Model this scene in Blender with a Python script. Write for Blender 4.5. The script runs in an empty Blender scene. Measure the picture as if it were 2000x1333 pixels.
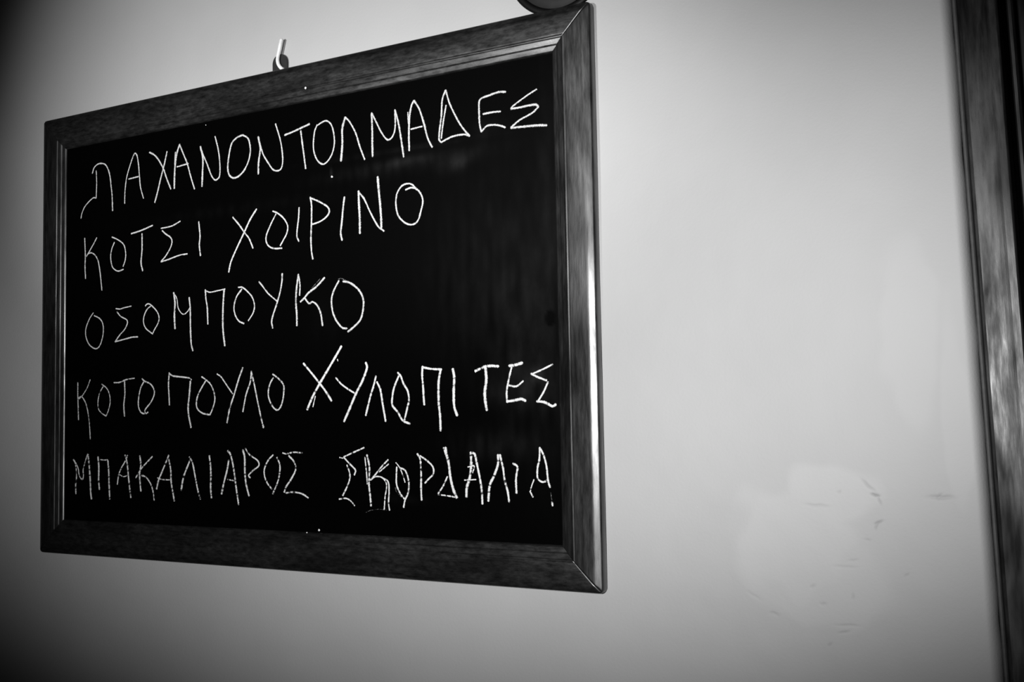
import bpy, bmesh, math, random
from mathutils import Vector, Matrix, noise

# ------------------------------------------------------------------ camera
SC = bpy.context.scene
COL = SC.collection
cam_d = bpy.data.cameras.new('camera')
cam_d.sensor_width = 36.0
cam_d.lens = 37.686
cam_d.clip_start = 0.02
cam = bpy.data.objects.new('camera', cam_d)
COL.objects.link(cam)
right = Vector((0.87184, 0.48782, -0.04392))
up = Vector((0.07588, -0.04594, 0.99606))
back = Vector((0.48388, -0.87173, -0.07707))
M = Matrix.Identity(4)
for i in range(3):
    M[i][0], M[i][1], M[i][2] = right[i], up[i], back[i]
M.translation = Vector((1.05929, -0.80753, 1.47495))
cam.matrix_world = M
SC.camera = cam

# ------------------------------------------------------------------ light
SC.view_settings.view_transform = 'Standard'
SC.view_settings.look = 'None'
SC.view_settings.gamma = 1.0
SC.view_settings.exposure = 0.0
SC.view_settings.use_curve_mapping = False

world = bpy.data.worlds.new('dim_room')
SC.world = world
world.use_nodes = True
world.node_tree.nodes['Background'].inputs[0].default_value = (0.5, 0.5, 0.5, 1)
world.node_tree.nodes['Background'].inputs[1].default_value = 0.010


def aim(o, loc, target):
    o.location = loc
    d = Vector(target) - Vector(loc)
    o.rotation_euler = d.to_track_quat('-Z', 'Y').to_euler()


def spot(name, loc, target, power, cone, blend, radius):
    l = bpy.data.lights.new(name, 'SPOT')
    l.energy = power
    l.spot_size = math.radians(cone)
    l.spot_blend = blend
    l.shadow_soft_size = radius
    o = bpy.data.objects.new(name, l)
    COL.objects.link(o)
    aim(o, loc, target)
    return o


def area(name, loc, target, power, sx, sy):
    l = bpy.data.lights.new(name, 'AREA')
    l.energy = power
    l.shape = 'RECTANGLE'
    l.size, l.size_y = sx, sy
    o = bpy.data.objects.new(name, l)
    COL.objects.link(o)
    aim(o, loc, target)
    return o


# two added spots, oval soft beams shaped to give the vignette on the wall
lamp = spot('board_falloff_spot', (0.380, -1.101, 1.665), (0.381, 0.011, 1.824), 47.0, 50.1, 1.0, 0.03)
lamp.scale = (1.0, 0.735, 1.0)
lamp = spot('door_falloff_spot', (0.903, -1.047, 1.535), (0.600, 0.011, 1.557), 62.5, 74.1, 1.0, 0.04)
lamp.scale = (1.0, 0.533, 1.0)


# ------------------------------------------------------------------ helpers
def link(o, parent=None):
    COL.objects.link(o)
    if parent is not None:
        o.parent = parent
    return o


def mesh_obj(name, verts, faces, mat, parent=None, smooth=True, attrs=None):
    me = bpy.data.meshes.new(name)
    me.from_pydata([tuple(v) for v in verts], [], faces)
    me.update()
    if attrs:
        for an, vals in attrs.items():
            a = me.attributes.new(an, 'FLOAT', 'POINT')
            a.data.foreach_set('value', vals)
    bm = bmesh.new()
    bm.from_mesh(me)
    bmesh.ops.recalc_face_normals(bm, faces=bm.faces)
    bm.to_mesh(me)
    bm.free()
    if smooth:
        for p in me.polygons:
            p.use_smooth = True
    me.materials.append(mat)
    return link(bpy.data.objects.new(name, me), parent)


def tag(o, label=None, cat=None, group=None, kind=None):
    if label: o['label'] = label
    if cat: o['category'] = cat
    if group: o['group'] = group
    if kind: o['kind'] = kind
    return o


def lerp(a, b, t):
    return a + (b - a) * t


def g3(v):
    return (v, v, v, 1)


class Nodes:
    def __init__(self, name):
        self.m = bpy.data.materials.new(name)
        self.m.use_nodes = True
        self.t = self.m.node_tree
        self.b = self.t.nodes['Principled BSDF']

    def n(self, typ, **kw):
        x = self.t.nodes.new(typ)
        for k, v in kw.items():
            setattr(x, k, v)
        return x

    def l(self, a, b):
        self.t.links.new(a, b)

    def val(self, sock, v):
        self.b.inputs[sock].default_value = v

    def coords(self, scale, rot=(0, 0, 0)):
        tc = self.n('ShaderNodeTexCoord')
        mp = self.n('ShaderNodeMapping')
        mp.inputs['Scale'].default_value = scale
        mp.inputs['Rotation'].default_value = rot
        self.l(tc.outputs['Object'], mp.inputs['Vector'])
        return mp.outputs['Vector']

    def noise(self, vec, scale, detail=4, rough=0.55, dist=0.0):
        x = self.n('ShaderNodeTexNoise')
        x.inputs['Scale'].default_value = scale
        x.inputs['Detail'].default_value = detail
        x.inputs['Roughness'].default_value = rough
        x.inputs['Distortion'].default_value = dist
        self.l(vec, x.inputs['Vector'])
        return x.outputs['Fac']

    def ramp(self, fac, *stops):
        r = self.n('ShaderNodeValToRGB')
        while len(r.color_ramp.elements) < len(stops):
            r.color_ramp.elements.new(0.5)
        for e, (p, v) in zip(r.color_ramp.elements, stops):
            e.position = p
            e.color = g3(v)
        self.l(fac, r.inputs['Fac'])
        return r.outputs['Color']

    def bump(self, h, strength, dist):
        b = self.n('ShaderNodeBump')
        b.inputs['Strength'].default_value = strength
        b.inputs['Distance'].default_value = dist
        self.l(h, b.inputs['Height'])
        self.l(b.outputs['Normal'], self.b.inputs['Normal'])

    def attr(self, name):
        a = self.n('ShaderNodeAttribute')
        a.attribute_name = name
        return a.outputs['Fac']

    def mix(self, fac, a, b):
        x = self.n('ShaderNodeMix', data_type='RGBA')
        for s, v in ((0, fac), (6, a), (7, b)):
            if hasattr(v, 'is_linked'):
                self.l(v, x.inputs[s])
            elif s == 0:
                x.inputs[s].default_value = v
            else:
                x.inputs[s].default_value = g3(v)
        return x.outputs[2]


def wood(name, axis, lo, hi, r0, r1, ior=1.68, s0=0.95, s1=0.25):
    """dark stained, varnished wood with the grain along one axis"""
    N = Nodes(name)
    st = {'x': (2.2, 7, 7), 'z': (8, 8, 1.0)}[axis]
    v = N.coords(st)
    fine = N.noise(v, 42, 6, 0.65, 0.15)
    N.val('IOR', ior)
    v2 = N.coords({'x': (1.0, 5, 5), 'z': (5, 5, 1.0)}[axis])
    broad = N.noise(v2, 11, 3, 0.55, 0.2)
    c1 = N.ramp(fine, (0.3, lo), (0.72, hi))
    c = N.mix(N.ramp(broad, (0.35, 0.0), (0.7, 0.55)), c1, lo)
    N.l(c, N.b.inputs['Base Color'])
    N.l(N.ramp(fine, (0.3, r0), (0.75, r1)), N.b.inputs['Roughness'])
    sp = N.ramp(broad, (0.36, s0), (0.66, s1))
    N.l(sp, N.b.inputs['Specular IOR Level'])
    N.bump(fine, 0.16, 0.0006)
    return N.m


# ------------------------------------------------------------------ materials
def mat_wall():
    N = Nodes('painted_plaster')
    v = N.coords((1, 1, 1))
    broad = N.noise(v, 7, 3)
    fine = N.noise(v, 420, 3, 0.6)
    base = N.ramp(broad, (0.3, 0.435), (0.7, 0.465))
    c = N.mix(N.attr('patch'), base, 0.54)
    c = N.mix(N.attr('scuff'), c, 0.13)
    N.l(c, N.b.inputs['Base Color'])
    N.val('Roughness', 0.62)
    N.val('Specular IOR Level', 0.35)
    N.bump(fine, 0.10, 0.002)
    return N.m


def mat_board():
    N = Nodes('black_board')
    v = N.coords((14, 14, 9))
    st = N.noise(v, 4, 5, 0.65)
    d = N.n('ShaderNodeMath', operation='MULTIPLY')
    N.l(N.attr('dust_sheen'), d.inputs[0])
    N.l(N.ramp(st, (0.25, 0.35), (0.75, 1.0)), d.inputs[1])
    c = N.mix(d.outputs[0], 0.0006, 0.5)
    N.l(c, N.b.inputs['Base Color'])
    N.val('Roughness', 0.42)
    N.val('Specular IOR Level', 0.035)
    return N.m


def mat_chalk():
    """grains of chalk caught on the board: dense along the middle of a stroke, broken at its edges"""
    N = Nodes('white_chalk')
    grit = N.noise(N.coords((1, 1, 1)), 1100, 3, 0.7)
    a = N.n('ShaderNodeMath', operation='ADD')
    N.l(N.attr('cover'), a.inputs[0])
    N.l(grit, a.inputs[1])
    c = N.ramp(a.outputs[0], (0.58, 0.004), (0.72, 0.20), (0.88, 0.52), (1.0, 0.76))
    N.l(c, N.b.inputs['Base Color'])
    N.val('Roughness', 0.95)
    N.val('Specular IOR Level', 0.05)
    return N.m


def plain(name, v, rough, spec=0.5, metal=0.0):
    N = Nodes(name)
    n = N.noise(N.coords((1, 1, 1)), 160, 3)
    N.l(N.ramp(n, (0.3, v * 0.85), (0.7, v * 1.1)), N.b.inputs['Base Color'])
    N.val('Roughness', rough)
    N.val('Specular IOR Level', spec)
    N.val('Metallic', metal)
    return N.m


WALL = mat_wall()
WOOD_X = wood('dark_wood_across', 'x', 0.003, 0.016, 0.27, 0.46)
WOOD_Z = wood('dark_wood_upright', 'z', 0.003, 0.016, 0.27, 0.46)
DOOR_WOOD = wood('dark_door_wood', 'z', 0.004, 0.018, 0.30, 0.50, 1.5, 0.55, 0.06)
BOARD = mat_board()
CHALK = mat_chalk()
HOOK = plain('white_coated_wire', 0.80, 0.45)
DARK_METAL = plain('dark_metal', 0.022, 0.5, 0.3)
RIM = plain('black_rim', 0.003, 0.5, 0.15)
DISC = plain('dark_grey_disc', 0.018, 0.55, 0.15)
GREY_PAINT = plain('grey_paint', 0.085, 0.6, 0.3)
FLOOR = plain('dark_floor', 0.06, 0.5)

YW = 0.011          # wall plane
XE = 0.9825         # left edge of the door casing
XW = 0.9788         # where the rounded plaster corner ends, a shadowed joint before the casing
RA, RB = 0.0078, 0.0150   # width and depth of the rounded corner

# ------------------------------------------------------------------ wall
SCUFFS = [  # x, z, half length along, half width, angle, dent depth, darkness
    (0.8985, 1.4185, 0.0060, 0.0010, -0.85, 0.0012, 0.30),
    (0.9030, 1.4115, 0.0030, 0.0011, -0.15, 0.0018, 0.62),
    (0.9055, 1.4070, 0.0030, 0.0009, -1.2, 0.0010, 0.30),
    (0.9040, 1.3915, 0.0032, 0.0010, 0.35, 0.0014, 0.42),
    (0.9020, 1.3885, 0.0026, 0.0009, 1.2, 0.0010, 0.30),
    (0.8600, 1.4040, 0.0090, 0.0013, -0.08, 0.0008, 0.14),
    (0.8770, 1.4140, 0.0016, 0.0012, 0.3, 0.0006, 0.16),
    (0.9480, 1.4095, 0.0085, 0.0018, 0.0, 0.0014, 0.18),
    (0.9470, 1.4100, 0.0030, 0.0011, 0.9, 0.0008, 0.16),
    (0.8955, 1.3790, 0.0022, 0.0010, 0.0, 0.0006, 0.16),
    (0.8840, 1.3640, 0.0040, 0.0009, 0.2, 0.0006, 0.14),
    (0.8780, 1.3590, 0.0080, 0.0010, 0.0, 0.0006, 0.10),
    (0.9210, 1.3540, 0.0020, 0.0010, 0.6, 0.0006, 0.20),
    (0.8530, 1.3440, 0.0022, 0.0014, 0.5, 0.0008, 0.14),
    (0.8820, 1.3370, 0.0022, 0.0011, 1.3, 0.0008, 0.16),
    (0.8600, 1.3310, 0.0024, 0.0012, 0.0, 0.0008, 0.16),
    (0.8230, 1.3220, 0.0036, 0.0015, -0.2, 0.0008, 0.14),
    (0.8770, 1.3160, 0.0080, 0.0010, 0.0, 0.0008, 0.16),
    (0.8740, 1.3110, 0.0040, 0.0010, 0.2, 0.0010, 0.22),
    (0.8630, 1.3010, 0.0018, 0.0012, 0.7, 0.0008, 0.20),
    (0.8080, 1.3350, 0.0060, 0.0012, -0.5, 0.0006, 0.06),
]
PATCHES = [  # x, z, rx, rz, amount : brighter filler smoothed onto the wall
    (0.868, 1.412, 0.034, 0.024, 0.40), (0.840, 1.375, 0.045, 0.045, 0.40), (0.860, 1.345, 0.050, 0.034, 0.28),
    (0.935, 1.530, 0.020, 0.070, 0.22), (0.962, 1.470, 0.010, 0.070, 0.22),
]


def wall_fields(x, z):
    h = 0.0
    sc = 0.0
    for (cx, cz, a, b, ang, dep, dk) in SCUFFS:
        dx, dz = x - cx, z - cz
        if abs(dx) > 0.03 or abs(dz) > 0.03:
            continue
        c, s = math.cos(ang), math.sin(ang)
        p, q = (dx * c + dz * s) / a, (-dx * s + dz * c) / (b * 0.72)
        q += 0.9 * noise.noise(Vector((p * 1.3, cx * 400, cz * 400)))
        g = math.exp(-(p * p) ** 1.4 - q * q)
        h += 0.6 * dep * g
        sc = max(sc, dk * g)
    pt = 0.0
    for (cx, cz, rx, rz, am) in PATCHES:
        w = 0.35 * noise.noise(Vector((x * 38, z * 38, 2.0)))
        d = math.hypot((x - cx) / rx, (z - cz) / rz) + w
        t = min(1, max(0, (1.15 - d) / 0.35))
        pt = max(pt, am * t * t * (3 - 2 * t))
    h -= 0.0006 * pt
    h += 0.0009 * noise.noise(Vector((x * 9, z * 9, 0.0))) + 0.0002 * noise.noise(Vector((x * 60, z * 60, 5.0)))
    return h, sc, pt


def frange(a, b, n):
    return [a + (b - a) * i / n for i in range(n + 1)]


def build_wall():
    xs = [-2.2, -1.4, -0.9, -0.6] + frange(-0.45, 0.70, 115)[0:] + frange(0.7012, 0.80, 80) + frange(0.8008, 0.96, 199) + frange(0.9612, 0.9708, 8)
    zs = [0.0, 0.5, 0.9] + frange(1.12, 1.2495, 13) + frange(1.25, 1.288, 32) + frange(1.2888, 1.445, 196) + frange(1.4462, 1.46, 12) + frange(1.463, 2.05, 118) + [2.2, 2.7]
    prof = [(XW - RA + RA * math.sin(t), YW + RB - RB * math.cos(t)) for t in frange(0.0, math.pi / 2, 14)[1:]]
    prof += [(XW + 0.0001, YW + RB + 0.003), (XW + 0.0001, YW + 0.06)]
    nx = len(xs) + len(prof)
    verts, scf, pch = [], [], []
    for z in zs:
        f = 1.0 if 1.12 < z < 2.05 else 0.0
        for x in xs:
            ff = f * min(1.0, max(0.0, (0.9712 - x) / 0.02), max(0.0, (x + 0.45) / 0.05), (z - 1.12) / 0.03, (2.05 - z) / 0.05)
            if ff:
                h, sc, pt = wall_fields(x, z)
            else:
                h, sc, pt = 0, 0, 0
            verts.append((x, YW + h * ff, z))
            scf.append(sc)
            pch.append(pt)
        wob = 0.0006 * noise.noise(Vector((0.0, 0.0, z * 45))) + 0.0007 * noise.noise(Vector((3.0, 1.0, z * 16)))
        for k, (x, y) in enumerate(prof):
            verts.append((x + wob * (k / len(prof)), y, z))
            scf.append(0)
            pch.append(0)
    faces = []
    for j in range(len(zs) - 1):
        for i in range(nx - 1):
            a = j * nx + i
            faces.append((a, a + 1, a + nx + 1, a + nx))
    # lintel over the door and the wall beyond it
    def box(x0, x1, z0, z1):
        b = len(verts)
        for (x, y, z) in [(x0, YW, z0), (x1, YW, z0), (x1, YW, z1), (x0, YW, z1),
                          (x0, YW + 0.06, z0), (x1, YW + 0.06, z0), (x1, YW + 0.06, z1), (x0, YW + 0.06, z1)]:
            verts.append((x, y, z)); scf.append(0); pch.append(0)
        for q in [(0, 1, 2, 3), (4, 5, 6, 7), (0, 1, 5, 4), (2, 3, 7, 6), (1, 2, 6, 5), (0, 3, 7, 4)]:
            faces.append(tuple(b + i for i in q))
    box(XE + 0.0005, 1.92, 2.12, 2.7)
    box(1.92, 2.9, 0.0, 2.7)
    o = mesh_obj('wall_back', verts, faces, WALL, attrs={'scuff': scf, 'patch': pch})
    tag(o, 'pale painted plaster wall with scuffs and a rounded corner at the door', 'wall', kind='structure')
    return o


build_wall()
fl = mesh_obj('floor', [(-2.2, 0.011, 0), (2.9, 0.011, 0), (2.9, -3.2, 0), (-2.2, -3.2, 0)], [(0, 1, 2, 3)], FLOOR, smooth=False)
tag(fl, 'dark floor below the wall', 'floor', kind='structure')


# ------------------------------------------------------------------ door and its casing
def extrude_z(name, prof, z0, z1, mat, parent=None, nz=1, smooth=False):
    n = len(prof)
    verts, faces = [], []
    for j in range(nz + 1):
        z = lerp(z0, z1, j / nz)
        for (x, y) in prof:
            verts.append((x, y, z))
    for j in range(nz):
        for i in range(n):
            a, b = j * n + i, j * n + (i + 1) % n
            faces.append((a, b, b + n, a + n))
    faces.append(tuple(range(n)))
    faces.append(tuple(nz * n + i for i in range(n)))
    return mesh_obj(name, verts, faces, mat, parent, smooth)


YC = 0.0165
casing = extrude_z('trim_1', [(XE - 0.0006, YC + 0.05), (XE - 0.0004, YC + 0.002), (XE + 0.001, YC + 0.0004), (XE + 0.003, YC),
                              (XE + 0.0160, YC), (XE + 0.0185, YC - 0.0002), (XE + 0.0205, YC),
                              (XE + 0.0252, YC + 0.0001), (XE + 0.0258, YC + 0.0003), (XE + 0.0264, YC + 0.0007), (XE + 0.0268, YC + 0.0014),
                              (XE + 0.0268, YC + 0.05)], 0.0, 2.12, DOOR_WOOD)
tag(casing, 'dark wooden door casing set against the rounded plaster edge', 'door casing', kind='structure')
joint = extrude_z('trim_4', [(XW + 0.0002, 0.055), (XW + 0.0002, 0.0225), (XW + 0.0010, 0.0215), (XE - 0.0016, 0.0218), (XE - 0.0008, 0.0230), (XE - 0.0008, 0.055)],
                  0.0, 2.12, GREY_PAINT)
tag(joint, 'grey painted strip in the joint between plaster and door casing', 'door trim', kind='structure')
stop = extrude_z('trim_2', [(1.0148, 0.062), (1.0148, 0.019), (1.0158, 0.0175), (1.0178, 0.0175), (1.0190, 0.019), (1.0190, 0.062)],
                 0.0, 2.12, DOOR_WOOD)
tag(stop, 'narrow dark wooden moulding right of the casing, beyond a black gap', 'door moulding', kind='structure')
leaf = extrude_z('door_1', [(1.0200, 0.068), (1.0200, 0.040), (1.91, 0.040), (1.91, 0.068)], 0.005, 2.11, DOOR_WOOD)
tag(leaf, 'dark wooden door leaf at the right edge', 'door', kind='structure')
gap = extrude_z('trim_3', [(XE + 0.0005, 0.075), (XE + 0.0005, 0.0665), (1.0195, 0.0665), (1.0195, 0.075)], 0.0, 2.12, RIM)
tag(gap, 'black back of the gap between door casing and moulding', 'door frame', kind='structure')

# ------------------------------------------------------------------ chalkboard
TH = 0.0295
BW, BH = 0.700, 0.497
board = bpy.data.objects.new('chalkboard', None)
link(board)
board.location = (0, 0, 1.85)
board.rotation_euler = (0, TH, 0)
tag(board, 'black menu chalkboard in a dark wooden frame, handwritten in white chalk, hung on the wall', 'chalkboard')

# frame section : inset from the outer edge (mm), depth behind the front (mm)
SECT = [(0.9, 10.8), (0.25, 10.0), (0.0, 7.0), (0.0, 4.2), (0.2, 3.2), (0.6, 2.5), (1.2, 1.95), (2.0, 1.6), (5.6, 0.4), (6.4, 0.18), (7.4, 0.03), (8.4, 0.0),
        (23.0, 0.0), (23.8, 0.05), (24.4, 0.17), (24.8, 0.13), (25.5, 0.0), (25.9, 0.0), (26.3, 0.12), (26.8, 0.5), (27.1, 0.72), (27.6, 0.86),
        (31.1, 1.60), (31.5, 1.75), (31.9, 2.05), (32.3, 2.38), (32.7, 2.58), (33.1, 2.66), (36.2, 3.28), (36.8, 3.5), (37.2, 3.85), (37.6, 4.25), (38.0, 4.8), (38.2, 5.4), (38.2, 10.8)]
RCOR = 4.5


def off(a):
    return RCOR - math.sqrt(max(0.0, RCOR * RCOR - (RCOR - a) ** 2)) if a < RCOR else 0.0


def eff(a, w):
    o = off(a)
    return o + w * (1 - o / 38.2)


def mitre(w):
    lo, hi = 0.0, 60.0
    for _ in range(50):
        m = 0.5 * (lo + hi)
        if m < eff(m, w): lo = m
        else: hi = m
    return 0.5 * (lo + hi)


def rail(length, place, mat, parent, back=10.8):
    """mitred moulding : place(along, inset, depth) in mm -> board coordinates"""
    ts = [0.0, 0.012, 0.05, 0.12, 0.25, 0.45, 0.7, 1.0]
    cols = []
    for (w, d) in SECT:
        m = mitre(w)
        row = []
        for i, t in enumerate(ts):
            a = m + (46.0 - m) * t
            row.append((a, eff(a, w), d + (0.45 if i == 0 and d < 6 else 0)))
        mid = [(lerp(46.0, length - 46.0, k / 24), w, d) for k in range(1, 24)]
        row2 = [(length - a, e, dd) for (a, e, dd) in reversed(row)]
        cols.append([(a, e, min(dd, back)) for (a, e, dd) in row + mid + row2])
    n = len(cols[0])
    verts = [place(*p) for c in cols for p in c]
    faces = []
    for i in range(len(cols)):
        j = (i + 1) % len(cols)
        for k in range(n - 1):
            faces.append((i * n + k, i * n + k + 1, j * n + k + 1, j * n + k))
    faces.append(tuple(i * n for i in range(len(cols))))
    faces.append(tuple(i * n + n - 1 for i in range(len(cols))))
    o = mesh_obj('frame_rail', verts, faces, mat, parent)
    for p in o.data.polygons:
        if len(p.vertices) > 4:
            p.use_smooth = False
    return o


mm = 0.001
rail(BW * 1000, lambda a, w, d: (a * mm, d * mm, -w * mm), WOOD_X, board, 7.5)
rail(BW * 1000, lambda a, w, d: (a * mm, d * mm, (w - BH * 1000) * mm), WOOD_X, board)
rail(BH * 1000, lambda a, w, d: (w * mm, d * mm, -a * mm), WOOD_Z, board)
rail(BH * 1000, lambda a, w, d: ((BW * 1000 - w) * mm, d * mm, -a * mm), WOOD_Z, board)

# writing surface with wiped chalk smears, and at right a grey sheen painted in
PY = 0.0048
SMEARS_SHEEN = [  # u, v (mm), ru, rv, angle, amount
    (505, 113.0, 26, 4.0, 0.02, 0.022), (468, 116, 60, 7, 0.02, 0.006), (566, 119.5, 16, 6.5, 0.35, 0.020), (545, 116, 60, 8, 0.05, 0.007),
    (420.5, 114, 0.9, 5, 0.1, 0.03), (500, 101, 90, 2.5, 0.0, 0.006), (596, 93, 14, 7, 0, 0.006),
    (610, 230, 60, 75, 0, 0.009), (640, 300, 30, 70, 0, 0.012), (655, 200, 10, 120, 0, 0.009),  # right side: reflected sheen put into the colour, mixed with wiped chalk
    (640, 315, 4, 6, 0, 0.07), (625, 318, 16, 20, 0, 0.012), (600, 376, 40, 12, 0, 0.012), (605, 330, 16, 10, 0, 0.012),
    (300, 135, 120, 6, 0.0, 0.0025), (505, 425, 26, 4, 0, 0.004), (410, 255, 16, 24, 0, 0.002),
]


def dust_sheen(u, v):
    d = 0.0
    for (cu, cv, ru, rv, an, am) in SMEARS_SHEEN:
        c, s = math.cos(an), math.sin(an)
        p, q = ((u - cu) * c - (v - cv) * s) / ru, ((u - cu) * s + (v - cv) * c) / rv
        r = p * p + q * q
        if r < 6:
            d += am * math.exp(-r) * (0.75 + 0.9 * noise.noise(Vector((u * 0.14, v * 0.035, 1.0))))
    # one clean spot at the right edge
    r = ((u - 654.8) / 5.0) ** 2 + ((v - 267.3) / 7.5) ** 2
    return max(0.0, d) * min(1.0, max(0.0, r - 0.7) / 0.5)


us = frange(37.0, 663.0, 250)
vs = frange(37.0, 460.0, 190)
pv, pf, pd = [], [], []
for v in vs:
    for u in us:
        pv.append((u * mm, PY, -v * mm))
        pd.append(dust_sheen(u, v))
nu = len(us)
for j in range(len(vs) - 1):
    for i in range(nu - 1):
        a = j * nu + i
        pf.append((a, a + 1, a + nu + 1, a + nu))
b0 = len(pv)
for (u, v) in ((37, 37), (663, 37), (663, 460), (37, 460)):
    pv.append((u * mm, 0.0072, -v * mm))
    pd.append(0.0)
pf.append((b0, b0 + 1, b0 + 2, b0 + 3))
cn = [0, nu - 1, len(us) * len(vs) - 1, len(us) * (len(vs) - 1)]
edge = [list(range(0, nu)), [j * nu + nu - 1 for j in range(len(vs))],
        [len(us) * len(vs) - 1 - i for i in range(nu)], [j * nu for j in reversed(range(len(vs)))]]
for k in range(4):
    pf.append(tuple(edge[k]) + (b0 + (k + 1) % 4, b0 + k))
panel = mesh_obj('writing_panel', pv, pf, BOARD, board, smooth=False, attrs={'dust_sheen': pd})

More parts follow.
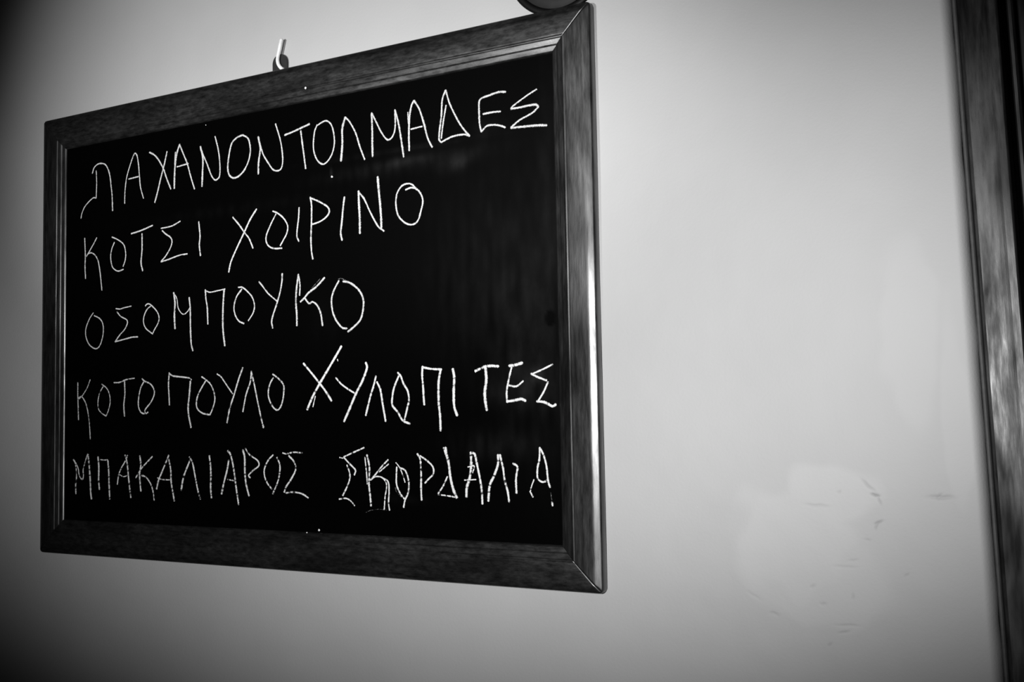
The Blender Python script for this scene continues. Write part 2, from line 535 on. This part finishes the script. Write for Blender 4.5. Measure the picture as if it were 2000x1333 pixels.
# ------------------------------------------------------------------ chalk writing
# every stroke : width (mm), centre line u, v (mm) on the board, as written by hand
WORDS = [
 ('ΛΑΧΑΝΟΝΤΟΛΜΑΔΕΣ', [
  (2.68, [80.7,71.1,83.2,65.5,88.3,62.1,95,61.5,101.8,63.8,106.6,70.2,109.5,78.2,111.2,88.3,113,100.1,113.9,117.1]),
  (2.2, [87,68.7,87.8,83.2,87.2,99.8]),
  (2.37, [87.3,100,82.7,99,75,102.9,68.2,108.1,63.9,114.7,62.3,120.2]),
  (2.48, [133.1,111.1,133.5,97.9,135.9,83.2,140.7,71.1,145.5,61.3,148.8,57.2,152,59.9,154.5,70.5,156.2,84.5,157.8,96.1,162.4,108.6]),
  (2.46, [139.2,84.7,154.5,83.7]),
  (2.92, [171.2,59.2,178.3,62.8,184.7,68.7,192.5,79.9,197.2,90.6,203.7,103.2]),
  (3.09, [197.9,62,194.1,74.5,187.9,91.7,184,103.7,179.6,115.1]),
  (3.56, [208.8,103.2,209.2,88.7,210.3,76.6,212.6,65.7,216.7,56.7]),
  (2.64, [210.4,64.3,209.5,77.6]),
  (2.81, [216.7,56.7,221.7,66.9,227.8,78.8,233.1,93.9,238.4,107.2]),
  (2.49, [212.6,80.4,229.3,79]),
  (3.51, [249.1,105.7,249.8,91.5,250.3,76.2,246.8,63.1]),
  (2.64, [246.8,63.1,251,73,256.2,82.5,262.1,95.2,267.2,101.1,270.8,100.7,274,97.8,274.5,85.9,272.3,70.4,267.7,55.3]),
  (3.18, [305.9,59.3,298.2,60.8,291.1,65.7,287.6,75.9,285.4,89,286.8,97.2,291.1,101.5,296,102.3,301.6,100.6,307.9,96.1,313.5,87.8,316.3,78.2,315.6,70.2,312.9,63.4,305.9,59.3]),
  (3.58, [326.9,102.1,327.4,89.7,329.6,76.6,327,64.1]),
  (2.69, [327.4,64.2,329.7,73,333.7,83.3,340.5,93.1,346.2,100,351.9,102.1,357,100.5,359,93.7,358.3,82.2,355.5,69.5,349.9,54.1]),
  (3.12, [361.7,67.3,371.3,65.6,382.4,63.2,393.5,60.7]),
  (2.93, [382.4,65.8,384.5,79.7,386.6,93,388.4,104.5]),
  (2.66, [403.3,62.8,400,68.8,398.2,81.5,399.3,90.3,403.5,98.6,409.4,102.7,414.8,101.4,420.8,94.9,424.1,85.1,423.6,74.8,420.5,65.3,414.7,60.6,408.7,61.4,404.4,63.2]),
  (3.93, [432.1,102.4,433.9,86.4,434,71.1,437.7,60.6]),
  (2.78, [437.7,60.6,442.7,65.6,449.9,77.7,454.9,91.9,460.4,104.8]),
  (3.37, [469.7,103.1,469.5,91.3,469.6,78.8,469.1,61.1]),
  (2.7, [469.1,61.1,474.6,71.2,480.6,82,487.5,89.7,493.5,86.4,496.1,78.5,496.1,62.3]),
  (3.19, [496.1,62.3,499.7,74.9,502.4,89.3,505.3,108.2]),
  (3.21, [511.7,103.1,511.5,87.5,512.5,71.2,514.6,61.7,517.6,56.8]),
  (2.02, [510.6,66.8,511.1,77.6]),
  (3.05, [517.6,56.8,523.3,65.5,528.4,80.1,532.4,94.5,537.1,103.3]),
  (2.49, [513.8,83.3,526.4,82.4]),
  (2.99, [552.6,52.7,548.9,60.5,547.5,76.5,545.4,89.1,544.8,97.5,547.1,100.2]),
  (2.52, [552.8,66.8,549.3,83.2,547.2,96.6]),
  (2.71, [552.6,52.7,557.1,66.7,566.1,84.1,572.4,93,577.4,98.4]),
  (2.8, [547.1,100.2,556.5,97.1,564,96.2,572.3,96.5,577.3,98.8]),
  (2.96, [615.3,64.5,608.3,63.5,598.4,64.9,590.3,66.3,587.9,69.1,587.7,81,588,88.9,589.7,96.6]),
  (2.73, [589.7,96.6,595.2,92.3,602.4,92.2,609.4,94,614.3,96.3]),
  (2.82, [591.8,80.8,600.8,80.6,609.7,81.2]),
  (2.42, [646.2,67.1,636.2,71.3,622.1,78.4,620.3,80.4]),
  (3.1, [620.3,80.4,629,80.6,637.7,80.2,645.4,80.6,647.5,83.1]),
  (2.69, [647.5,83.1,641,87.5,628.8,91.8,620,97.1]),
  (3.35, [619.9,97.5,633,98.2,645.9,99,655.2,100.3]),
 ]),
 ('ΚΟΤΣΙ', [
  (2.7, [68.7,143.5,69.9,162.4,69.6,176.6,70.6,189.4]),
  (2.55, [88.6,144.9,81.7,153.4,71.7,164.6]),
  (2.6, [74.4,161.8,79.5,161.1,85.4,163.8,90.6,170.3,93.6,180.6,95.9,193.8,97.4,204.4]),
  (2.42, [117.1,152.6,112.9,160.2,111.3,169,113.8,179.2,118.8,183.6,124.5,185.2,131.5,183.8]),
  (2.44, [113.2,146.4,123.5,150.7,132.1,156.9,135,166.1,134.3,173.9,131.1,180.6]),
  (2.75, [143.5,145.6,158.5,143.6,176.6,139.7]),
  (3.14, [160.3,147.2,160.4,164.4,159,178.9,161.5,187.7]),
  (2.43, [217.7,139.4,204.5,143.3,189.2,144.2]),
  (2.64, [190.9,146.8,196.6,151.2,203.2,155.2,205.6,159.8,203.3,166.3,196.6,174.3,189.3,180]),
  (2.49, [189.3,180.3,199.3,178.9,216.5,175.6,228,175.1]),
  (3.04, [244.4,142.5,246.3,157.8,245.3,167.2,246.9,178.6]),
 ]),
 ('ΧΟΙΡΙΝΟ', [
  (3.24, [324.3,137.9,315.9,147.4,307.8,159.8,296.8,176.5,289.4,189.1,286.5,198.9]),
  (2.76, [292.2,142.8,301.3,152,307.8,159.8,314.4,167.1,319.4,177.2]),
  (2.66, [345.8,142.3,351.5,144.6,359.8,150.8,365,158.9,363.8,166.3,359.6,172.4,355.4,177.9]),
  (2.74, [350,145.5,343,155.6,337.3,165.9,337.2,172.5,341.4,177.7,348.4,180.2,357.5,180.6]),
  (3.0, [379.8,142.4,379,152.8,377.3,163.3,376.9,170.8,379.3,175.8]),
  (3.05, [393.8,133.6,395.4,140.7,395.2,158.7,394.4,174.6,395,186.2,396.6,194.8]),
  (2.79, [393.8,134.2,404.8,139.1,415.3,145.5,417.3,150.5,413.3,155.3,405.9,158.8,396.6,160.5]),
  (3.19, [435.9,138.1,434.3,147.1,432.4,162.5,431,172.8,432.7,179.7]),
  (3.88, [453.9,175,453.8,159.5,453,143.9,452.8,134.4]),
  (2.78, [452.8,135.1,459.3,142.6,466.7,156.7,475.3,170.4,482.1,175.6]),
  (3.88, [479,173.3,478.9,165.2,478,151.8,476.4,136.3,475.3,123.3]),
  (2.76, [507,139.3,513.7,138.1,519.6,140.3,524.3,145.8,526,153,522.9,163.7,521.6,167.5,518,171.6,512,172.5,504.8,169.3,498.2,162.1,495.9,151.7,497.3,141.8,502.8,135.3,509.5,133.9,514.9,135.7,519.6,140.8]),
 ]),
 ('ΟΣΟΜΠΟΥΚΟ', [
  (2.47, [83.7,228.9,77.8,234.8,72.5,243.7,71.2,250.9,73.3,258.4,78.7,265.1,87.4,269.1,93.4,267.1,98,259.6,100.2,249.7,98.9,241.4,93.8,235.7,85.1,232]),
  (2.15, [144.1,225.1,132.8,226.2,126.4,227.2,119.9,226.3]),
  (2.51, [121.9,230.1,127.8,235.4,136.8,239.5,138.3,243.1,134.3,249.6,126.6,255.5,118.9,262.8]),
  (2.51, [118.9,262.8,133.1,260.8,145.8,259.1,154.4,259.1]),
  (2.39, [165.8,226.3,167.6,224.7,171.4,224.4,176.3,227.1,183.8,233.8,186.6,240.1,185,246.1,179.5,252.9,177.1,256.7]),
  (2.45, [173.9,227,168.3,230.2,163.9,237,163.1,244,166.5,250.4,173.4,255,177.1,257.1]),
  (3.73, [208.1,214.8,210.1,225.8,209.3,238.8,210.2,253.1]),
  (2.04, [208.1,215.2,212.9,221.6,214.7,231.3,219.5,237.2,223.7,238.6,229,235.6,231.7,232.3]),
  (3.19, [230.8,221.5,232.3,233.2,232.6,253,233.8,270.2,236.1,277.6]),
  (2.98, [253.8,214.9,254.7,224.4,256.5,233,257.4,250.9]),
  (2.18, [253.8,215.8,260.5,217.9,272,217,281.6,216]),
  (3.53, [280.2,216.3,278.8,230.2,278.2,247,278.7,259.7,281,274.5]),
  (2.58, [299.5,215.6,305.4,216.2,312.6,221.3,318.6,227.5,321.3,236,319.1,243.3,313,250.4]),
  (2.89, [304.3,217.8,297.1,225.3,293.7,235.1,295.3,243.6,300.3,250.1,307,253]),
  (2.5, [327.4,212,332.2,216.9,338.6,223.9,345,228.9,351.4,233.4]),
  (3.08, [357.7,206.1,357.3,213.8,354.6,225,350.3,236.2,346,245.7,343.8,253,345.1,259.6]),
  (3.49, [378.3,208.5,375.8,223.3,375,235.3,376,247.5,376.1,258.8]),
  (2.57, [378.8,209.7,380.3,219.5,379.7,229.2]),
  (3.43, [410.9,214.2,401.3,221.8,391,227.5,385.9,232,380.7,235.7]),
  (1.15, [405.4,215,395.2,223]),
  (3.02, [385.9,232,391.5,238,396.1,236.7,402.1,241.1,406.1,249.3,408,260.5]),
  (1.31, [427.4,217,431.3,216.5,436.2,218.5]),
  (3.31, [433.3,219.4,441.1,221.2,450.7,227.7,456.4,235.9,457.3,244.5,454.3,256,447.4,262.6,438.6,268]),
  (3.14, [428.3,218.3,421.8,228.1,419.2,236.6,420.6,247.8,425,256.7,431.8,263.7,437.7,264.8]),
 ]),
 ('ΚΟΤΟΠΟΥΛΟ', [
  (2.69, [59,306,59.1,318.7,59.8,332.4,60.6,347.5]),
  (2.23, [79.4,303.2,74.2,312.6,66.2,321.1,60.8,324.2]),
  (2.48, [60.1,323.3,65.5,322,71.6,328.1,75.1,336.3,77.9,348.1,79.3,359,80.1,369]),
  (2.34, [98,308.7,106,313.4,110.6,320.7,111.7,328.8,109.4,336.8,105.5,344]),
  (2.41, [100.7,311,94.8,318.6,92.3,327.5,93,335.7,98.3,340.7,105.5,344.1]),
  (2.39, [117.4,307.6,126.6,307.5,136.9,304.8,149.5,303.7]),
  (3.19, [134.1,306.5,134.7,320.3,133.2,332.8,134.3,344.3]),
  (2.65, [161.1,304.7,165.2,307.4,173.3,310.3,178.9,316.1,179.5,322.2,174.6,330,168.4,335.6,165.4,339,167.2,342.1,170.3,340.6]),
  (2.81, [164,307.8,159,314.7,155.9,326.1,156,334.9,159.8,340.7,164.8,342.2]),
  (3.01, [201.9,299.4,200.8,311.5,201.6,323.6,202.3,333.5]),
  (2.78, [201.9,300.4,207.4,303,221.7,304.7,231.1,305.9,234.1,307.7]),
  (3.51, [232.6,309.3,231.2,322.5,229.4,335.3,230,343.8,233.5,357.4]),
  (2.72, [248.6,305.1,254.4,308.3,261.3,313.5,265.9,321.6,267,330,263.6,339.2,260.1,344.6]),
  (2.83, [254.4,309.5,247.5,317.8,242.8,325.3,241.1,333.8,243.4,338.9,249.8,342.8,259.6,344.6]),
  (2.49, [270.2,302.9,275.8,306.1,283.1,314.3,291.5,323.7]),
  (3.15, [305.4,297.5,299.9,308.9,293.2,325.4,287.6,338.5,283.8,353]),
  (2.88, [316.9,301.6,315.2,312.7,309.7,324.9,305.3,342.1]),
  (2.97, [317.1,302.9,320.7,315.3,324.9,331.8,329.2,347.3,332.6,358.3]),
  (2.81, [344.9,305.5,351.8,309.7,358.6,316.3,359,323.6,357.4,332.4,354.2,338.8,350,341.1,344.2,337,339.4,328,339.5,319.9,342.2,313.4,345.6,309.1]),
 ]),
 ('ΧΥΛΟΠΙΤΕΣ', [
  (3.84, [430.7,281.5,420.4,295.2,410.3,308.2,403.2,317.5,395,329.2,388.3,341.3]),
  (3.43, [384.1,296.2,394.2,306.1,402.2,314.3,411.2,324,418.5,333.6]),
  (1.82, [398.6,328.4,395.5,338.7]),
  (2.0, [425.9,293.8,426.3,295.3]),
  (2.7, [423.7,311.4,430,317.4,437.8,322.3,445.5,326.4]),
  (3.88, [459.3,298.2,460.7,302.9,455.3,315,447.4,327.2,439.5,341.7,433.1,353.2]),
  (3.19, [471,311.3,468.5,319.2,464.6,329.1,461.7,338.2,458.7,347.8]),
  (3.27, [472,316.7,475.8,324,478.4,337.7,481.5,353.5]),
  (3.23, [495.8,308.8,499.1,312.1,502.2,319.3,506.5,325.7,508,333.7,506.2,340.8,502.8,352.3]),
  (3.23, [496.9,312,491.8,321.7,489.5,330.7,489.4,338.8,495.3,345.1,500.7,352.8,508.7,356]),
  (3.33, [523.4,304,522.8,311.9,523.7,322.6,524.1,331.4,524.7,338.9]),
  (2.93, [523.4,304.8,532.4,306.5,543.9,307.5]),
  (3.74, [542.9,307.7,540.6,318.6,540.3,336.1,541.6,349.3,542,362.4]),
  (3.95, [555.8,307.3,557.2,314.7,556.5,327.8,556.8,340.8,559.7,349.1]),
  (3.79, [579.2,310.2,588.8,306.7,595.7,306.1,603.1,306.7]),
  (4.27, [589.8,307.1,590.5,318.3,588.8,328.5,589.2,337.1,590.5,344.8]),
  (4.1, [613.8,306.7,620.1,306.1,626.9,304.6]),
  (3.02, [616.2,308.1,613.1,318.9,610.9,329,611.2,338.3]),
  (2.74, [613,323.6,620.7,324.6,627.5,320.2]),
  (3.72, [611.7,337.5,618.5,336.8,625.3,335.7,629.5,337.4]),
  (2.55, [656.1,306.9,647.6,310.4,637.2,314.2]),
  (3.01, [635.3,314.1,641.8,317.3,650.2,320.4]),
  (2.84, [651.5,321.7,647.2,329.9,641.4,338.1]),
  (3.53, [640.4,338,647.9,339,655.3,342.4,658.5,340.9]),
 ]),
 ('ΜΠΑΚΑΛΙΑΡΟΣ', [
  (3.14, [52.4,391.8,56.1,396.3,58,409.9,56.7,419,57.1,429.9]),
  (2.58, [56.5,395.4,60.6,401.7,62.7,409.8,67.5,413.9,69.4,409.8,68.7,403.4,72,394.3,75.9,385.7]),
  (3.89, [76.6,386.2,78.7,398.8,80.4,414.1,81.3,427.6,82.7,435.2]),
  (3.88, [92.8,388.8,94.2,400.4,94,413.9,95.4,424.1]),
  (2.15, [96.5,391.6,102.3,392.1,108.2,391.8]),
  (3.51, [108.5,392.7,110,404.7,110.6,418,111.8,434.4]),
  (2.79, [139.3,386.7,136.5,392,129.5,400.9,125.7,408,123.6,418.2]),
  (3.34, [135.2,386.3,138.4,393.8,140.4,406.1,142.3,419.2,144.7,431.9]),
  (1.91, [127,407.6,133.4,409.7,141,407.8]),
  (3.7, [158.2,387.3,159.7,397.1,157.9,405.8,158.6,414.5,159.9,424.5]),
  (2.7, [177,387.8,169.6,393.5,161.6,399.7,156.7,405,151.7,411.2]),
  (2.76, [160.4,408,167.2,409.6,174.7,416.9,178.4,425.4,179.9,433.8]),
  (3.35, [201.3,386.4,196.5,395,190.5,405.4,186.2,413.2,183.5,421.9]),
  (3.32, [201.5,390.7,204.3,401.8,204.9,413.8,207.4,424.8,209.5,433.9]),
  (2.16, [184.7,410.2,191.7,411.8,203.1,412.1]),
  (3.44, [232.1,391.3,227.4,399.8,222.7,409.2,219.5,422.4]),
  (3.15, [231.2,387.9,235.6,393.8,239.1,406.4,242.6,419.8,246.6,431]),
  (3.51, [259.3,386.5,261,396.1,261.5,406.9,261.2,418.6,262.3,429.4]),
  (3.47, [286.1,390.9,284.1,400,279.6,413.3,276.2,425.3]),
  (3.31, [284.7,381.4,288,384.3,291.3,393.3,294.1,406.5,296.2,418.7,299.3,435]),
  (2.17, [284.6,410.3,293,411.4]),
  (3.58, [305.2,380.5,307.5,387.5,307.8,402.2,309.4,414.4,313.2,426.1]),
  (2.72, [308.7,378.9,313.9,385,324.7,391,326.3,395.9,318.2,401.2,312.7,405.8,314.9,408]),
  (2.77, [345,385.2,338.6,390.5,333.8,398.6,333.7,405.9,337.4,413.1,342.9,418.6]),
  (2.94, [349.7,387.6,353.4,394.4,353.3,402.4,350.6,412,344.2,423.4]),
  (2.39, [357.1,383.2,361.8,384.1,371.1,382.5,381.9,383.1]),
  (3.02, [364.9,385.9,371.6,391.8,373.6,399,367.8,408.6,361.6,415.8,358.9,421.5]),
  (2.8, [361,422.2,370.8,421.2,381.1,422.5,389.2,426.3]),
 ]),
 ('ΣΚΟΡΔΑΛΙΑ', [
  (2.38, [456.4,377.8,444.9,382,432.3,386.7]),
  (2.55, [432.3,386.9,439,392.8,446.1,398.9,444.7,403.5]),
  (2.71, [436.1,394.4,439.4,402,438.8,409,433.9,418.3,430.9,423]),
  (2.37, [426.5,426.5,434.8,425.6,440.5,428.1,444.8,432.2]),
  (1.73, [427.4,387.1,431.3,387.9]),
  (3.14, [459.7,384.6,462.4,396.4,461.7,411.6,463,423,463.8,432]),
  (2.1, [457.3,386.9,459,401.8,459.8,411.7]),
  (2.46, [483.8,388.9,476,395.7,468.1,403.8,463.5,407.5]),
  (1.88, [484.3,392.9,473.7,400.2]),
  (2.18, [463.5,408,469.2,404.7,476.9,405.5,481.8,411.7,480,423.3,478.8,434.9]),
  (2.45, [476.9,405.5,483.5,409,484.5,417.9,483.8,428.6,484.8,435.2]),
  (2.67, [496.8,396.3,502.2,398,505.3,403.3,506.8,411.2,505.6,419.2,502.3,425.4,500.6,432.1]),
  (1.82, [492.5,391.5,496.3,395.4,500,402.5,502.6,409.5]),
  (2.65, [493.5,395.5,492.9,404.4,493.3,412.3,497.5,420.2,501.8,424.5]),
  (1.59, [491.6,414.2,493.2,418.6,498.6,422.9]),
  (2.97, [516.3,383.3,519.5,388.2,520.3,401.3,520.1,414.5,520.5,425]),
  (2.68, [519.5,385.1,526.8,389.4,533.1,395,533.5,401.1,528.7,405.6,524.4,409.6]),
  (3.88, [546.9,377.6,547.8,383.6,550.2,392.3,551.6,403.5,554.5,414.6,558.4,422.3]),
  (2.61, [544.8,377.6,547,383.6]),
  (2.57, [548.5,403.5,544.2,411.4,538.4,418.9]),
  (2.05, [538.4,419.7,547.2,420.4,556.4,421.5]),
  (3.87, [573.3,381.8,573.6,392.1,571.9,404,568.7,412.6,568.1,421.2]),
  (1.97, [570.1,394.7,576.6,393.7,575,399.7]),
  (3.27, [574.3,382.2,577.3,383.1,580.1,394.5,582.9,407.3,584.2,417.4,584.5,426.7]),
  (1.8, [566.3,406.3,578.4,405.6]),
  (3.63, [601.1,383.8,600.9,391.8,596.8,402,592.2,410.5,590.5,424]),
  (3.19, [603,383.8,605.7,394.3,607.4,406,610.1,415.2,611.4,424.3]),
  (2.99, [615.9,391.2,620.2,394.1,618.6,404.1,618.8,416.6]),
  (2.79, [642.3,377.4,641.7,387.3,639.6,395.6,639.9,403.8,644.5,406.6,649.2,404.9]),
  (2.77, [642.8,378.2,645.9,384,648.5,393.8,649.6,405.3,651.4,411]),
  (1.78, [636.1,404.7,632.6,413.8,634.8,419.6]),
  (2.38, [632.1,414.7,634.8,419.6]),
  (2.63, [653,423.2,653.5,426.5]),
  (0.96, [651.9,415.1,653.2,424]),
  (0.82, [457.4,438.3,463.3,436,472.7,434.7,482,435.2]),
 ]),
]


rnd = random.Random(4)


def catmull(P):
    if len(P) < 3:
        return P
    Q = []
    E = [P[0] * 2 - P[1]] + P + [P[-1] * 2 - P[-2]]
    for i in range(1, len(E) - 2):
        p0, p1, p2, p3 = E[i - 1], E[i], E[i + 1], E[i + 2]
        n = max(2, int((p2 - p1).length / 1.2))
        # centripetal-ish tangents, limited so that corners stay tight
        m1 = (p2 - p0) * 0.5
        m2 = (p3 - p1) * 0.5
        L = (p2 - p1).length
        for m in (m1, m2):
            if m.length > 1.1 * L:
                m *= 1.1 * L / m.length
        for k in range(n):
            t = k / n
            t2, t3 = t * t, t * t * t
            Q.append(p1 * (2 * t3 - 3 * t2 + 1) + m1 * (t3 - 2 * t2 + t) + p2 * (-2 * t3 + 3 * t2) + m2 * (t3 - t2))
    Q.append(P[-1])
    return Q


def densify(P):
    Q = []
    for a, b in zip(P, P[1:]):
        n = max(1, int((b - a).length / 0.9))
        Q += [a.lerp(b, k / n) for k in range(n)]
    Q.append(P[-1])
    return Q


def stroke_mesh(verts, faces, cover, width, flat, lift, rough, dense):
    P = [Vector((flat[i], flat[i + 1])) for i in range(0, len(flat), 2)]
    P = densify(catmull(P))
    r = width * 0.395
    d0 = (P[0] - P[1]).normalized()
    d1 = (P[-1] - P[-2]).normalized()
    chain = [(P[0] + d0 * r * 0.5, 0.35), (P[0] + d0 * r * 0.25, 0.75)] + [(p, 1.0) for p in P] + \
            [(P[-1] + d1 * r * 0.25, 0.75), (P[-1] + d1 * r * 0.5, 0.35)]
    base = len(verts)
    ph = rnd.random() * 100
    S = [(-1, 0.0, 0.02), (-0.55, 0.75, 0.34), (0, 1.0, 0.46), (0.55, 0.75, 0.34), (1, 0.0, 0.02)]
    for i, (p, k) in enumerate(chain):
        a = chain[max(0, i - 1)][0]
        b = chain[min(len(chain) - 1, i + 1)][0]
        t = (b - a)
        t = t.normalized() if t.length > 1e-6 else Vector((1, 0))
        nrm = Vector((-t.y, t.x))
        wob = 1 + 0.20 * noise.noise(Vector((i * 0.45, ph, 0))) + 0.10 * noise.noise(Vector((i * 0.13, ph, 3)))
        gap = rough * max(0.0, noise.noise(Vector((i * 0.62, ph, 11))) - 0.05) * 2.2
        for (c, h, cv) in S:
            q = p + nrm * (c * r * k * wob + 0.10 * noise.noise(Vector((i * 0.5, ph + c, 7))))
            cover.append(max(0.0, dense * (cv if k == 1.0 else min(cv, 0.3)) - gap * (0.8 + 0.5 * noise.noise(Vector((i * 0.6, c, ph))))))
            verts.append((q.x * mm, PY - lift - 0.00022 * h * k, -q.y * mm))
    m = len(chain)
    for i in range(m - 1):
        for j in range(4):
            f = base + i * 5 + j
            faces.append((f, f + 1, f + 6, f + 5))


ROUGH = [0.10, 0.15, 0.15, 0.15, 0.30, 0.45, 0.75, 0.70]      # how broken the chalk line is, word by word
DENSE = [1.0, 1.0, 1.05, 1.0, 1.0, 1.45, 1.1, 1.4]            # and how thickly it was laid on
for w_i, (wname, strokes) in enumerate(WORDS):
    verts, faces, cover = [], [], []
    for s_i, (wd, flat) in enumerate(strokes):
        stroke_mesh(verts, faces, cover, wd, flat, 0.00002 + 0.00001 * (s_i % 5), ROUGH[w_i], DENSE[w_i] if wd > 1.6 else 0.35)
    o = mesh_obj('chalk_word', verts, faces, CHALK, board, attrs={'cover': cover})
    o['label'] = 'word ' + wname + ' handwritten in white chalk'

# crumbs of chalk caught on the board and its frame
for (u, v, y, r) in [(387.7, 459.6, 0.0042, 0.8), (402.1, 456.6, PY, 1.1), (254.8, 41.4, PY, 0.5), (420.9, 116.6, PY, 1.1), (392.9, 25.7, 0.0001, 1.2)]:
    bm = bmesh.new()
    bmesh.ops.create_icosphere(bm, subdivisions=2, radius=r * mm)
    for vv in bm.verts:
        vv.co *= 1 + 0.35 * noise.noise(vv.co * 1500 + Vector((u, v, 0)))
        vv.co.y *= 0.4
        vv.co += Vector((u * mm, y - 0.0002, -v * mm))
    me = bpy.data.meshes.new('chalk_crumb')
    bm.to_mesh(me)
    bm.free()
    me.attributes.new('cover', 'FLOAT', 'POINT').data.foreach_set('value', [0.6] * len(me.vertices))
    me.materials.append(CHALK)
    link(bpy.data.objects.new('chalk_crumb', me), board)

# dark hanging tab fixed to the back of the top rail, with a hole for the hook
N = 40
tx, tz, tr = 0.3530, 0.0083, 0.0093
outer, inner = [], []
for i in range(N):
    a = 2 * math.pi * i / N
    x, z = math.cos(a), math.sin(a)
    if z < 0:                       # straight-sided foot behind the rail
        k = 1 / max(abs(x), abs(z))
        outer.append((tx + tr * x * k, tz + 0.020 * min(0, z * k)))
    else:
        outer.append((tx + tr * x, tz + tr * z))
    inner.append((0.3563 + 0.0027 * x, 0.0020 + 0.0027 * z))
verts, faces = [], []
for y in (0.0077, 0.0090):
    for ring in (outer, inner):
        verts += [(x, y, z) for (x, z) in ring]
for i in range(N):
    j = (i + 1) % N
    faces += [(i, j, N + j, N + i), (2 * N + i, 2 * N + j, 3 * N + j, 3 * N + i),
              (i, j, 2 * N + j, 2 * N + i), (N + i, N + j, 3 * N + j, 3 * N + i)]
tab = mesh_obj('hanging_tab', verts, faces, DARK_METAL, board, smooth=False)
tab['label'] = 'dark metal hanging tab'


# ------------------------------------------------------------------ hook
def tube(name, pts, rad, mat, parent=None, seg=14):
    P = [Vector(p) for p in pts]
    Q = []
    E = [P[0] * 2 - P[1]] + P + [P[-1] * 2 - P[-2]]
    for i in range(1, len(E) - 2):
        p0, p1, p2, p3 = E[i - 1:i + 3]
        for k in range(8):
            t = k / 8
            Q.append(0.5 * ((2 * p1) + (p2 - p0) * t + (2 * p0 - 5 * p1 + 4 * p2 - p3) * t * t + (3 * p1 - p0 - 3 * p2 + p3) * t ** 3))
    Q.append(P[-1])
    n0 = Vector((1, 0.2, 0.1))
    verts, faces = [], []
    ends = len(Q)
    d = (Q[1] - Q[0]).normalized()
    Q = [Q[0] - d * rad * 0.7, Q[0] - d * rad * 0.4] + Q
    rr = [rad * 0.45, rad * 0.85] + [rad] * ends
    for i, p in enumerate(Q):
        t = (Q[min(i + 1, len(Q) - 1)] - Q[max(i - 1, 0)]).normalized()
        n0 = (n0 - t * n0.dot(t)).normalized()
        b = t.cross(n0)
        for k in range(seg):
            a = 2 * math.pi * k / seg
            verts.append(p + (n0 * math.cos(a) + b * math.sin(a)) * rr[i])
    for i in range(len(Q) - 1):
        for k in range(seg):
            a, c = i * seg + k, i * seg + (k + 1) % seg
            faces.append((a, c, c + seg, a + seg))
    faces.append(tuple(range(seg)))
    faces.append(tuple((len(Q) - 1) * seg + k for k in range(seg)))
    return mesh_obj(name, verts, faces, mat, parent)


hook = tube('wall_hook', [(0.3582, 0.0055, 1.8702), (0.3556, 0.0055, 1.8618), (0.3530, 0.0053, 1.8527), (0.3532, 0.0053, 1.8474),
                          (0.3546, 0.0062, 1.8436), (0.3560, 0.0084, 1.8415), (0.3563, 0.0125, 1.8409)], 0.0019, HOOK)
tag(hook, 'white bent wire hook in the wall, standing up behind the top rail of the chalkboard', 'hook')


# ------------------------------------------------------------------ round disc above the corner
def lathe(name, prof, mat, parent, seg=96):
    verts, faces = [], []
    for (r, y) in prof:
        for k in range(seg):
            a = 2 * math.pi * k / seg
            verts.append((r * math.cos(a), y, r * math.sin(a)))
    for i in range(len(prof) - 1):
        for k in range(seg):
            a, c = i * seg + k, i * seg + (k + 1) % seg
            faces.append((a, c, c + seg, a + seg))
    faces.append(tuple(range(seg)))
    faces.append(tuple((len(prof) - 1) * seg + k for k in range(seg)))
    return mesh_obj(name, verts, faces, mat, parent)


disc = bpy.data.objects.new('wall_disc', None)
link(disc)
disc.location = (0.6679, YW, 1.8765)
tag(disc, 'dark round disc with a black rim on the wall, above the chalkboard\'s top right corner', 'wall ornament')
lathe('rim', [(0.0500, 0.0008), (0.0500, -0.0012), (0.0492, -0.0024), (0.0475, -0.0029), (0.0455, -0.0029), (0.0442, -0.0024), (0.0435, -0.0012), (0.0435, 0.0008)], RIM, disc)
lathe('face', [(0.0437, 0.0), (0.0430, -0.0009), (0.034, -0.0014), (0.02, -0.0016), (0.004, -0.0016)], DISC, disc)
